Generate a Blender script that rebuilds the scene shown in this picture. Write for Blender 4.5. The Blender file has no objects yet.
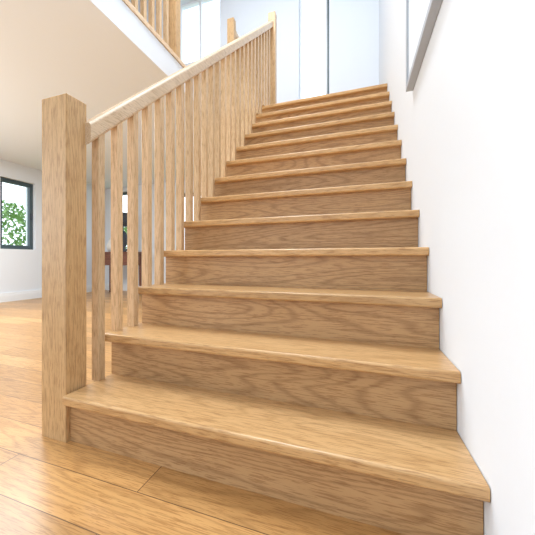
import bpy, bmesh, math, random
from mathutils import Vector
random.seed(4)
S=bpy.context.scene
S.view_settings.view_transform='Standard'
S.view_settings.look='None'
S.view_settings.exposure=0.0

# ---------------- materials ----------------
def newmat(name):
    m=bpy.data.materials.new(name); m.use_nodes=True
    nt=m.node_tree; b=nt.nodes['Principled BSDF']
    return m,nt,b
def N(nt,t,**k):
    n=nt.nodes.new(t)
    for a,v in k.items(): setattr(n,a,v)
    return n
def plain(name,col,rough=.6,var=.02,metal=0.0,bump=.02,scale=40):
    m,nt,b=newmat(name)
    tc=N(nt,'ShaderNodeTexCoord'); no=N(nt,'ShaderNodeTexNoise')
    no.inputs['Scale'].default_value=scale; no.inputs['Detail'].default_value=4
    nt.links.new(tc.outputs['Object'],no.inputs['Vector'])
    r=N(nt,'ShaderNodeValToRGB')
    r.color_ramp.elements[0].color=[max(0,c-var) for c in col]+[1]
    r.color_ramp.elements[1].color=[min(1,c+var) for c in col]+[1]
    nt.links.new(no.outputs['Fac'],r.inputs[0]); nt.links.new(r.outputs[0],b.inputs['Base Color'])
    b.inputs['Roughness'].default_value=rough; b.inputs['Metallic'].default_value=metal
    bp=N(nt,'ShaderNodeBump'); bp.inputs['Strength'].default_value=bump; bp.inputs['Distance'].default_value=.01
    nt.links.new(no.outputs['Fac'],bp.inputs['Height']); nt.links.new(bp.outputs[0],b.inputs['Normal'])
    return m
def grain(nt,axis,light,mid,dark,vecsock=None,contour=16,wide=7.0,fig=.40):
    L=nt.links; tone=None
    if vecsock is None:
        tc=N(nt,'ShaderNodeTexCoord'); oi=N(nt,'ShaderNodeObjectInfo')
        mu=N(nt,'ShaderNodeMath',operation='MULTIPLY'); mu.inputs[1].default_value=37.0
        L.new(oi.outputs['Random'],mu.inputs[0])
        ad=N(nt,'ShaderNodeVectorMath',operation='ADD')
        L.new(tc.outputs['Object'],ad.inputs[0]); L.new(mu.outputs[0],ad.inputs[1]); vecsock=ad.outputs[0]
        tone=N(nt,'ShaderNodeMath',operation='MULTIPLY_ADD'); tone.inputs[1].default_value=.22; tone.inputs[2].default_value=.89
        L.new(oi.outputs['Random'],tone.inputs[0])
    def mp(al,ac):
        m=N(nt,'ShaderNodeMapping'); s=[ac,ac,ac]; s[axis]=al
        m.inputs['Scale'].default_value=s; L.new(vecsock,m.inputs['Vector']); return m.outputs[0]
    n1=N(nt,'ShaderNodeTexNoise'); n1.inputs['Scale'].default_value=1; n1.inputs['Detail'].default_value=1.2
    n1.inputs['Roughness'].default_value=.3
    L.new(mp(.9,wide),n1.inputs['Vector'])
    n4=N(nt,'ShaderNodeTexNoise'); n4.inputs['Scale'].default_value=1; n4.inputs['Detail'].default_value=2
    L.new(mp(14,80),n4.inputs['Vector'])
    k=N(nt,'ShaderNodeMath',operation='MULTIPLY'); k.inputs[1].default_value=contour*6.283
    L.new(n1.outputs['Fac'],k.inputs[0])
    k2=N(nt,'ShaderNodeMath',operation='MULTIPLY_ADD'); k2.inputs[1].default_value=2.4
    L.new(n4.outputs['Fac'],k2.inputs[0]); L.new(k.outputs[0],k2.inputs[2])
    s=N(nt,'ShaderNodeMath',operation='SINE'); L.new(k2.outputs[0],s.inputs[0])
    h=N(nt,'ShaderNodeMath',operation='MULTIPLY_ADD'); h.inputs[1].default_value=.5; h.inputs[2].default_value=.5
    L.new(s.outputs[0],h.inputs[0])
    p=N(nt,'ShaderNodeMath',operation='POWER'); p.inputs[1].default_value=4.0; L.new(h.outputs[0],p.inputs[0])
    n2=N(nt,'ShaderNodeTexNoise'); n2.inputs['Scale'].default_value=1; n2.inputs['Detail'].default_value=4; n2.inputs['Roughness'].default_value=.6
    L.new(mp(16,260),n2.inputs['Vector'])
    n3=N(nt,'ShaderNodeTexNoise'); n3.inputs['Scale'].default_value=1; n3.inputs['Detail'].default_value=3
    L.new(mp(.8,6),n3.inputs['Vector'])
    r=N(nt,'ShaderNodeValToRGB'); e=r.color_ramp.elements
    e[0].position=.3; e[0].color=list(mid)+[1]; e[1].position=.7; e[1].color=list(light)+[1]
    L.new(n3.outputs['Fac'],r.inputs[0])
    m1=N(nt,'ShaderNodeMix',data_type='RGBA'); m1.inputs['B'].default_value=list(dark)+[1]
    f=N(nt,'ShaderNodeMath',operation='MULTIPLY'); L.new(p.outputs[0],f.inputs[0])
    f2=N(nt,'ShaderNodeMath',operation='MULTIPLY'); f2.inputs[1].default_value=fig*2; L.new(n2.outputs['Fac'],f2.inputs[0]); L.new(f2.outputs[0],f.inputs[1])
    L.new(f.outputs[0],m1.inputs['Factor']); L.new(r.outputs[0],m1.inputs['A'])
    r2=N(nt,'ShaderNodeValToRGB'); e=r2.color_ramp.elements
    e[0].position=.41; e[0].color=(.62,.53,.44,1); e[1].position=.48; e[1].color=(1,1,1,1)
    L.new(n2.outputs['Fac'],r2.inputs[0])
    m2=N(nt,'ShaderNodeMix',data_type='RGBA',blend_type='MULTIPLY'); m2.inputs['Factor'].default_value=.75
    L.new(m1.outputs['Result'],m2.inputs['A']); L.new(r2.outputs[0],m2.inputs['B'])
    out=m2.outputs['Result']
    if tone is not None:
        vm=N(nt,'ShaderNodeVectorMath',operation='SCALE'); L.new(out,vm.inputs[0]); L.new(tone.outputs[0],vm.inputs['Scale']); out=vm.outputs[0]
    return out,n2.outputs['Fac']
def oak(name,axis,light,mid,dark,rough=.35,**k):
    m,nt,b=newmat(name)
    c,h=grain(nt,axis,light,mid,dark,**k)
    nt.links.new(c,b.inputs['Base Color']); b.inputs['Roughness'].default_value=rough
    bp=N(nt,'ShaderNodeBump'); bp.inputs['Strength'].default_value=.12; bp.inputs['Distance'].default_value=.002
    nt.links.new(h,bp.inputs['Height']); nt.links.new(bp.outputs[0],b.inputs['Normal'])
    return m
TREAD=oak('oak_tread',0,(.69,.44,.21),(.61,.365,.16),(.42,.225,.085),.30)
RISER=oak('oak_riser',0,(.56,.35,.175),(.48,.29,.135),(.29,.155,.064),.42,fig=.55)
POST=oak('oak_post',2,(.64,.425,.215),(.57,.365,.175),(.38,.22,.095),.42,wide=11)
RAIL=oak('oak_rail',1,(.77,.60,.42),(.71,.54,.36),(.56,.39,.23),.36,wide=14,fig=.25)
BAL=oak('oak_baluster',2,(.74,.54,.33),(.67,.465,.265),(.5,.32,.16),.42,wide=16,fig=.32)
WALL=plain('wall_paint',(.79,.84,.90),.75,.006)
CEIL=plain('ceiling_paint',(.81,.865,.935),.8,.006)
TRIM=plain('trim_paint',(.84,.87,.90),.4,.006)
FRAME=plain('window_frame_grey',(.055,.085,.10),.4,.008)
GREY=plain('picture_frame_grey',(.42,.46,.52),.4,.01)
CANVAS=plain('picture_print',(.80,.86,.92),.35,.03,scale=6)
WALNUT=oak('dark_walnut',0,(.22,.08,.045),(.16,.06,.035),(.08,.03,.02),.35)
LEAF=plain('leaves',(.24,.38,.13),.6,.12,scale=14)
CERAM=plain('ceramic_dark',(.05,.06,.08),.25,.01)
CERW=plain('ceramic_white',(.75,.74,.7),.3,.02)
GRASS=plain('grass',(.25,.36,.13),.9,.06,scale=8)
def floor_mat():
    m,nt,b=newmat('oak_floorboards'); L=nt.links
    tc=N(nt,'ShaderNodeTexCoord')
    mp=N(nt,'ShaderNodeMapping'); mp.inputs['Location'].default_value=(.62,.0,0)
    L.new(tc.outputs['Object'],mp.inputs['Vector'])
    br=N(nt,'ShaderNodeTexBrick'); br.offset=.37; br.offset_frequency=2
    br.inputs['Color1'].default_value=(0,0,0,1); br.inputs['Color2'].default_value=(1,1,1,1); br.inputs['Mortar'].default_value=(.5,.5,.5,1)
    br.inputs['Scale'].default_value=1; br.inputs['Mortar Size'].default_value=.0016
    br.inputs['Brick Width'].default_value=1.4; br.inputs['Row Height'].default_value=.17
    L.new(mp.outputs[0],br.inputs['Vector'])
    mu=N(nt,'ShaderNodeVectorMath',operation='SCALE'); mu.inputs['Scale'].default_value=23
    L.new(br.outputs['Color'],mu.inputs[0])
    ad=N(nt,'ShaderNodeVectorMath',operation='ADD'); L.new(mu.outputs[0],ad.inputs[0]); L.new(tc.outputs['Object'],ad.inputs[1])
    c,h=grain(nt,0,(.61,.36,.145),(.53,.29,.105),(.33,.165,.055),vecsock=ad.outputs[0],fig=.45)
    r=N(nt,'ShaderNodeValToRGB'); e=r.color_ramp.elements
    e[0].color=(.74,.69,.62,1); e[1].color=(1.10,1.08,1.05,1)
    L.new(br.outputs['Color'],r.inputs[0])
    m2=N(nt,'ShaderNodeMix',data_type='RGBA',blend_type='MULTIPLY'); m2.inputs['Factor'].default_value=1
    L.new(c,m2.inputs['A']); L.new(r.outputs[0],m2.inputs['B'])
    m3=N(nt,'ShaderNodeMix',data_type='RGBA'); m3.inputs['B'].default_value=(.14,.065,.024,1)
    L.new(br.outputs['Fac'],m3.inputs['Factor']); L.new(m2.outputs['Result'],m3.inputs['A'])
    L.new(m3.outputs['Result'],b.inputs['Base Color'])
    b.inputs['Roughness'].default_value=.31
    iv=N(nt,'ShaderNodeMath',operation='SUBTRACT'); iv.inputs[0].default_value=1; L.new(br.outputs['Fac'],iv.inputs[1])
    bp=N(nt,'ShaderNodeBump'); bp.inputs['Strength'].default_value=.3; bp.inputs['Distance'].default_value=.002
    L.new(iv.outputs[0],bp.inputs['Height']); L.new(bp.outputs[0],b.inputs['Normal'])
    return m
FLOOR=floor_mat()

# ---------------- mesh helpers ----------------
def link(name,me,mat,parent=None,smooth=False):
    o=bpy.data.objects.new(name,me); S.collection.objects.link(o)
    if mat: me.materials.append(mat)
    if parent: o.parent=parent
    if smooth:
        for p in me.polygons: p.use_smooth=True
    return o
def empty(name,loc=(0,0,0)):
    o=bpy.data.objects.new(name,None); S.collection.objects.link(o); return o
def addbox(bm,x0,x1,y0,y1,z0,z1):
    vs=[bm.verts.new((x,y,z)) for x in (x0,x1) for y in (y0,y1) for z in (z0,z1)]
    for f in ((0,1,3,2),(4,6,7,5),(0,4,5,1),(2,3,7,6),(0,2,6,4),(1,5,7,3)):
        bm.faces.new([vs[i] for i in f])
def boxes(name,lst,mat,parent=None,bevel=0,seg=2):
    bm=bmesh.new()
    for b in lst: addbox(bm,*b)
    bmesh.ops.recalc_face_normals(bm,faces=bm.faces)
    if bevel: bmesh.ops.bevel(bm,geom=list(bm.edges),offset=bevel,segments=seg,affect='EDGES',profile=.5)
    me=bpy.data.meshes.new(name); bm.to_mesh(me); bm.free()
    return link(name,me,mat,parent)
def prism(name,poly,axis,a0,a1,mat,parent=None,bevel=0):
    bm=bmesh.new()
    def P(p,a):
        return (a,p[0],p[1]) if axis==0 else (p[0],a,p[1])
    A=[bm.verts.new(P(p,a0)) for p in poly]; B=[bm.verts.new(P(p,a1)) for p in poly]
    bm.faces.new(A); bm.faces.new(B[::-1])
    n=len(poly)
    for i in range(n): bm.faces.new((A[i],B[i],B[(i+1)%n],A[(i+1)%n]))
    bmesh.ops.recalc_face_normals(bm,faces=bm.faces)
    if bevel: bmesh.ops.bevel(bm,geom=list(bm.edges),offset=bevel,segments=2,affect='EDGES')
    me=bpy.data.meshes.new(name); bm.to_mesh(me); bm.free()
    return link(name,me,mat,parent)
def sweep(name,pts,prof,mat,parent=None):
    bm=bmesh.new(); rings=[]
    for p in pts: rings.append([bm.verts.new((p[0]+q[0],p[1],p[2]+q[1])) for q in prof])
    n=len(prof)
    for a,b in zip(rings,rings[1:]):
        for i in range(n): bm.faces.new((a[i],a[(i+1)%n],b[(i+1)%n],b[i]))
    bm.faces.new(rings[0]); bm.faces.new(rings[-1][::-1])
    bmesh.ops.recalc_face_normals(bm,faces=bm.faces)
    me=bpy.data.meshes.new(name); bm.to_mesh(me); bm.free()
    return link(name,me,mat,parent)
def rprof(w,h,r,n=4):
    out=[]
    for cx,cz,a0 in ((w/2-r,h/2-r,0),(-w/2+r,h/2-r,90),(-w/2+r,-h/2+r,180),(w/2-r,-h/2+r,270)):
        for i in range(n+1):
            a=math.radians(a0+90*i/n); out.append((cx+r*math.cos(a),cz+r*math.sin(a)))
    return out
def lathe(name,prof,cx,cy,mat,parent=None,n=28):
    bm=bmesh.new(); R=[]
    for r,z in prof: R.append([bm.verts.new((cx+r*math.cos(2*math.pi*i/n),cy+r*math.sin(2*math.pi*i/n),z)) for i in range(n)])
    for a,b in zip(R,R[1:]):
        for i in range(n): bm.faces.new((a[i],a[(i+1)%n],b[(i+1)%n],b[i]))
    bm.faces.new(R[0]); bm.faces.new(R[-1])
    bmesh.ops.recalc_face_normals(bm,faces=bm.faces)
    me=bpy.data.meshes.new(name); bm.to_mesh(me); bm.free()
    return link(name,me,mat,parent,True)

# ---------------- dimensions ----------------
R=.1912; G=.235; Y0=.944; XR=.28; XL=-1.045; NS=13
HL=NS*R            # stair landing height
H2=2.66            # gallery height (one step up from the landing)
YL=Y0+G*(NS-1)+.05 # start of landing
CZ=2.40
XW=-5.5; YB=6.3; YU=5.2; GX=-1.6; ZT=5.6; YF=-3.2
# ---------------- room shell ----------------
boxes('floor',[(XW-.15,.43,YF-.15,YB+.15,-.1,0)],FLOOR)
boxes('ground',[(-16,XW-.15,-6,14,-.2,-.08),(XW-.15,6,YB+.15,14,-.2,-.08)],GRASS)
boxes('wall_right',[(XR,XR+.15,YF,YB+.15,0,ZT)],WALL)
def wall_x(name,x0,x1,y0,y1,z0,z1,holes,mat):
    L=[];cur=y0
    for ya,yb,za,zb in sorted(holes):
        L.append((x0,x1,cur,ya,z0,z1))
        if za>z0: L.append((x0,x1,ya,yb,z0,za))
        if zb<z1: L.append((x0,x1,ya,yb,zb,z1))
        cur=yb
    L.append((x0,x1,cur,y1,z0,z1))
    return boxes(name,L,mat)
def wall_y(name,y0,y1,x0,x1,z0,z1,holes,mat):
    L=[];cur=x0
    for a,b,za,zb in sorted(holes):
        L.append((cur,a,y0,y1,z0,z1))
        if za>z0: L.append((a,b,y0,y1,z0,za))
        if zb<z1: L.append((a,b,y0,y1,zb,z1))
        cur=b
    L.append((cur,x1,y0,y1,z0,z1))
    return boxes(name,L,mat)
W1=(3.76,4.42,.90,2.12)
wall_x('wall_left',XW-.25,XW,YF,YB+.15,0,ZT,[(-2.2,2.2,0,2.25),W1],WALL)
W2=(-5.32,-4.7,.92,2.3)
wall_y('wall_back',YB,YB+.25,XW,XR,0,HL,[W2,(-3.6,-2.2,.0,2.15)],WALL)
W3=(-2.95,-2.12,4.15,5.3); W4=(-.82,-.38,2.95,5.3)
wall_y('wall_back_upper',YU,YU+.25,XW,XR,HL,ZT,[W3,W4],WALL)
wall_y('wall_front_blocker',YF-.2,YF,XW,XR,0,ZT,[(-4.6,-1.9,0,2.25),(-1.4,-.2,1.2,4.0)],WALL)  # unseen wall added behind the camera to cut frontal sky light
boxes('ceiling',[(XW,GX,YF,YB,CZ,H2-.012),(GX,XR,YL,YB,HL-.27,HL-.012)],CEIL)
boxes('floor_upper',[(XW,GX-.03,YF,YU,H2-.012,H2),(GX,XR,YL+.05,YU,HL-.012,HL)],FLOOR)
boxes('ceiling_upper',[(XW-.2,-2.0,YF,YU+.2,ZT,ZT+.15),(-2.0,XR+.15,4.2,YU+.2,ZT,ZT+.15),(-2.0,XR+.15,YF,-.6,ZT,ZT+.15)],CEIL)
boxes('trim_1',[(GX-.03,GX+.012,YF,YL,H2-.03,H2+.012)],RAIL,bevel=.004)
boxes('baseboard_left',[(XW,XW+.018,2.25,YB,0,.15),(XW,XW+.026,2.25,YB,0,.11)],TRIM)
boxes('baseboard_back',[(XW+.018,-3.65,YB-.018,YB,0,.15),(-2.15,XR,YB-.018,YB,0,.15)],TRIM)

def window_x(name,x,y0,y1,z0,z1,t=.05,mull=()):
    e=empty(name)
    L=[(x,x+.06,y0,y1,z0,z0+t),(x,x+.06,y0,y1,z1-t,z1),(x,x+.06,y0,y0+t,z0+t,z1-t),(x,x+.06,y1-t,y1,z0+t,z1-t)]
    for m in mull: L.append((x,x+.06,m-t/2,m+t/2,z0+t,z1-t))
    boxes('frame',L,FRAME,e)
    boxes('handle',[(x+.06,x+.075,y1-t*.8,y1-t*.4,(z0+z1)/2-.06,(z0+z1)/2+.06)],CERAM,e)
    return e
def window_y(name,y,x0,x1,z0,z1,t=.05,mat=None,mull=(),hm=()):
    e=empty(name)
    L=[(x0,x1,y,y+.06,z0,z0+t),(x0,x1,y,y+.06,z1-t,z1),(x0,x0+t,y,y+.06,z0+t,z1-t),(x1-t,x1,y,y+.06,z0+t,z1-t)]
    for m in mull: L.append((m-t/2,m+t/2,y,y+.06,z0+t,z1-t))
    for m in hm: L.append((x0+t,x1-t,y,y+.06,m-t/2,m+t/2))
    boxes('frame',L,mat or FRAME,e)
    return e
window_x('window_1',XW-.12,*W1,t=.07)
window_y('window_2',YB+.1,*W2,t=.06)
window_y('window_3',YU+.12,*W3,t=.04,mat=TRIM,mull=(-2.54,))
w4=window_y('window_4',YU+.10,W4[0],W4[1]-.03,W4[2],W4[3],t=.03,mat=TRIM)
boxes('dark_jamb',[(W4[1]-.03,W4[1],YU+.04,YU+.16,W4[2],W4[3])],FRAME,w4)
window_x('door_1',XW-.18,-2.2,2.2,0,2.25,t=.07,mull=(-1.1,0,1.1))
window_y('door_2',YB+.1,-3.6,-2.2,0,2.15,t=.07,mull=(-2.9,))
window_y('door_3',YF-.15,-4.6,-1.9,0,2.25,t=.07,mull=(-3.25,))
window_y('window_5',YF-.15,-1.4,-.2,1.2,4.0,t=.06,hm=(2.6,))

# ---------------- staircase ----------------
st=empty('staircase')
TH=.036
for k in range(1,NS+1):
    yn=Y0+G*(k-1); z=R*k
    xl=XL if k>1 else -1.030
    yb=yn+G+.062 if k<NS else yn+.12
    h=TH; r=.009
    poly=[(yb,z),(yb,z-h)]
    for i in range(6):
        a=math.radians(270-90*i/5); poly.append((yn+r+r*math.cos(a),z-h+r+r*math.sin(a)))
    for i in range(6):
        a=math.radians(180-90*i/5); poly.append((yn+r+r*math.cos(a),z-r+r*math.sin(a)))
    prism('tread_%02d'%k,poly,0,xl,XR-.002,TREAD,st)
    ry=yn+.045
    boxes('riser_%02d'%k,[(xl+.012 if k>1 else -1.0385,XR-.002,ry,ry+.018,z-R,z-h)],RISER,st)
saw=[]
for k in range(1,NS+1):
    ry=Y0+G*(k-1)+.058; saw+= [(ry,R*(k-1)),(ry,R*k-TH)]
low=[(YL,R*NS-.034-.30),(Y0+.05+.36,0)]
saw[-1]=(YL,saw[-1][1]); saw[-2]=(YL,saw[-2][1])
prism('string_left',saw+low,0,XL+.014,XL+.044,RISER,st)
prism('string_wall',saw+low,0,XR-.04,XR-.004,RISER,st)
prism('soffit',[low[1],low[0],(YL,low[0][1]+.02),(low[1][0]-.02,.0)],0,XL+.044,XR-.04,CEIL,st)

# ---------------- balustrade ----------------
bal=empty('stair_balustrade')
def rx(y): return -1.04+.014*(y-1)
def rz(y): return 1.205+.7917*(y-1.033)
prof=rprof(.070,.090,.018)
ys=[1.07+i*(4.2-1.07)/20 for i in range(21)]
sweep('handrail',[(rx(y)-.006,y,rz(y)) for y in ys],prof,RAIL,bal)
i=0
y=1.145
while y<4.06:
    k=min(NS,int((y-Y0)/G)+1)
    z0=R*k; hw=.020
    xx=rx(y)
    zt=rz(y)-.03
    bm=bmesh.new(); addbox(bm,xx-hw,xx+hw,y-hw,y+hw,z0-.002,zt)
    for v in bm.verts:
        if v.co.z>zt-.001: v.co.z+= .7917*(v.co.y-y)
    bmesh.ops.recalc_face_normals(bm,faces=bm.faces)
    bmesh.ops.bevel(bm,geom=list(bm.edges),offset=.002,segments=1,affect='EDGES')
    me=bpy.data.meshes.new('baluster_%02d'%(i+1)); bm.to_mesh(me); bm.free()
    link('baluster_%02d'%(i+1),me,BAL,bal)
    i+=1; y+=.1192
def newel(name,x0,x1,y0,y1,z0,z1,parent=None,ch=.012,mat=POST):
    bm=bmesh.new()
    lv=[(0,z0),(0,z1-ch),(ch,z1)]
    R_=[[bm.verts.new(p) for p in ((x0+i,y0+i,z),(x1-i,y0+i,z),(x1-i,y1-i,z),(x0+i,y1-i,z))] for i,z in lv]
    for a,b in zip(R_,R_[1:]):
        for j in range(4): bm.faces.new((a[j],a[(j+1)%4],b[(j+1)%4],b[j]))
    bm.faces.new(R_[0][::-1]); bm.faces.new(R_[-1])
    ve=[e for e in bm.edges if abs(e.verts[0].co.z-e.verts[1].co.z)>.3]
    bmesh.ops.bevel(bm,geom=ve,offset=.003,segments=2,affect='EDGES')
    bmesh.ops.recalc_face_normals(bm,faces=bm.faces)
    me=bpy.data.meshes.new(name); bm.to_mesh(me); bm.free()
    return link(name,me,mat,parent)
newel('newel_post',-1.175,-1.040,.972,1.080,0,1.362,bal,.005)
newel('newel_post_top',rx(4.2)-.040,rx(4.2)+.050,4.15,4.24,HL,3.83,bal,.006)

gb=empty('gallery_balustrade')
y=-1.0; L=[]
while y<2.8:
    L.append((GX-.075,GX-.037,y-.019,y+.019,H2,H2+.90)); y+=.12
boxes('balusters',L,BAL,gb)
sweep('handrail',[(GX-.056,-1.1,H2+.93),(GX-.056,2.86,H2+.93)],prof,RAIL,gb)
newel('newel_post',GX-.11,GX-.01,2.82,2.92,H2,H2+1.1,gb,.01)
lb=empty('landing_balustrade')
newel('newel_post',-1.74,-1.64,4.55,4.65,H2,H2+1.56,lb,.01)
sweep('handrail',[(-1.69,4.6,H2+1.42),(-1.69,YU,H2+1.42)],prof,RAIL,lb)
boxes('balusters',[(-1.71,-1.672,4.72+.12*i-.019,4.72+.12*i+.019,H2,H2+1.40) for i in range(4)],BAL,lb)

# ---------------- picture on right wall ----------------
pf=empty('framed_picture')
py0,py1,pz0,pz1=.6,2.10,1.63,2.8; px=XR-.035
boxes('frame',[(px,XR,py0,py1,pz0,pz0+.03),(px,XR,py0,py1,pz1-.03,pz1),(px,XR,py0,py0+.03,pz0+.03,pz1-.03),(px,XR,py1-.03,py1,pz0+.03,pz1-.03)],GREY,pf,bevel=.003)
boxes('print',[(px+.01,XR,py0+.03,py1-.03,pz0+.03,pz1-.03)],CANVAS,pf)

# ---------------- console table & objects ----------------
ct=empty('console_table')
tx0,tx1,ty0,ty1=-5.05,-4.15,5.55,5.95
boxes('top',[(tx0,tx1,ty0,ty1,.84,.88)],WALNUT,ct,bevel=.005)
boxes('apron',[(tx0+.04,tx1-.04,ty0+.03,ty1-.03,.60,.84)],WALNUT,ct)
boxes('legs',[(a,a+.05,b,b+.05,0,.84) for a in (tx0+.03,tx1-.08) for b in (ty0+.03,ty1-.08)],WALNUT,ct,bevel=.004)
tl=empty('table_lamp')
lathe('base',[(.07,.88),(.08,.90),(.05,.96),(.10,1.06),(.12,1.16),(.08,1.28),(.02,1.34),(.012,1.48)],-4.56,5.75,CERAM,tl)
lathe('shade',[(.17,1.42),(.12,1.70)],-4.56,5.75,CERAM,tl)
lathe('ceramic_vase',[(.05,.88),(.09,.94),(.10,1.03),(.05,1.12),(.045,1.16),(.055,1.18)],-4.86,5.75,CERW)

def hedge(name,cx,cy,cz,sx,sy,sz):
    bm=bmesh.new()
    for i in range(2600):
        u=random.random()*2*math.pi; w=random.uniform(-.3,1)
        s=math.sqrt(max(0,1-w*w)); rr=random.uniform(.8,1.05)
        p=Vector((cx+sx*rr*s*math.cos(u),cy+sy*rr*s*math.sin(u),max(.02,cz+sz*rr*w)))
        a=Vector((random.uniform(-1,1),random.uniform(-1,1),random.uniform(-1,1))).normalized()
        b=a.orthogonal().normalized(); q=random.uniform(.04,.09)
        vs=[bm.verts.new(p+a*q),bm.verts.new(p+b*q*.5),bm.verts.new(p-a*q),bm.verts.new(p-b*q*.5)]
        bm.faces.new(vs)
    me=bpy.data.meshes.new(name); bm.to_mesh(me); bm.free()
    return link(name,me,LEAF)
hedge('garden_bush',-8.6,5.9,.7,1.0,1.6,1.5)
hedge('garden_bush.001',-7.0,9.5,.6,1.8,1.2,1.3)

# ---------------- lights ----------------
w=bpy.data.worlds.new('World'); S.world=w; w.use_nodes=True
bg=w.node_tree.nodes['Background']; bg.inputs[0].default_value=(.79,.895,1,1); bg.inputs[1].default_value=2.3
def area(name,loc,rot,sx,sy,e,col):
    l=bpy.data.lights.new(name,'AREA'); l.shape='RECTANGLE'; l.size=sx; l.size_y=sy; l.energy=e; l.color=col
    o=bpy.data.objects.new(name,l); S.collection.objects.link(o); o.location=loc; o.rotation_euler=rot; return o
area('stairwell_fill',(-1.1,2.0,5.5),(0,0,0),.8,1.6,135,(.95,.98,1))  # added fill from above for the stairs and nosing shadows, no fixture there
area('door_side_fill',(-5.2,0,1.5),(0,math.radians(-90),0),1.8,3.6,135,(.91,.96,1))  # added fill just inside the glazed doors, boosts their daylight
area('room_fill',(-3.5,2.5,2.38),(0,0,0),1.5,1.5,100,(.92,.97,1))  # added cool fill below the room ceiling, not a real fitting

cam=bpy.data.cameras.new('camera'); co=bpy.data.objects.new('camera',cam); S.collection.objects.link(co)
co.location=(0,0,.71); co.rotation_euler=(math.radians(90),0,math.radians(23))
cam.sensor_width=36; cam.lens=335/535*36; cam.shift_x=52.5/535; cam.shift_y=-7.5/535; cam.clip_start=.02
S.camera=co
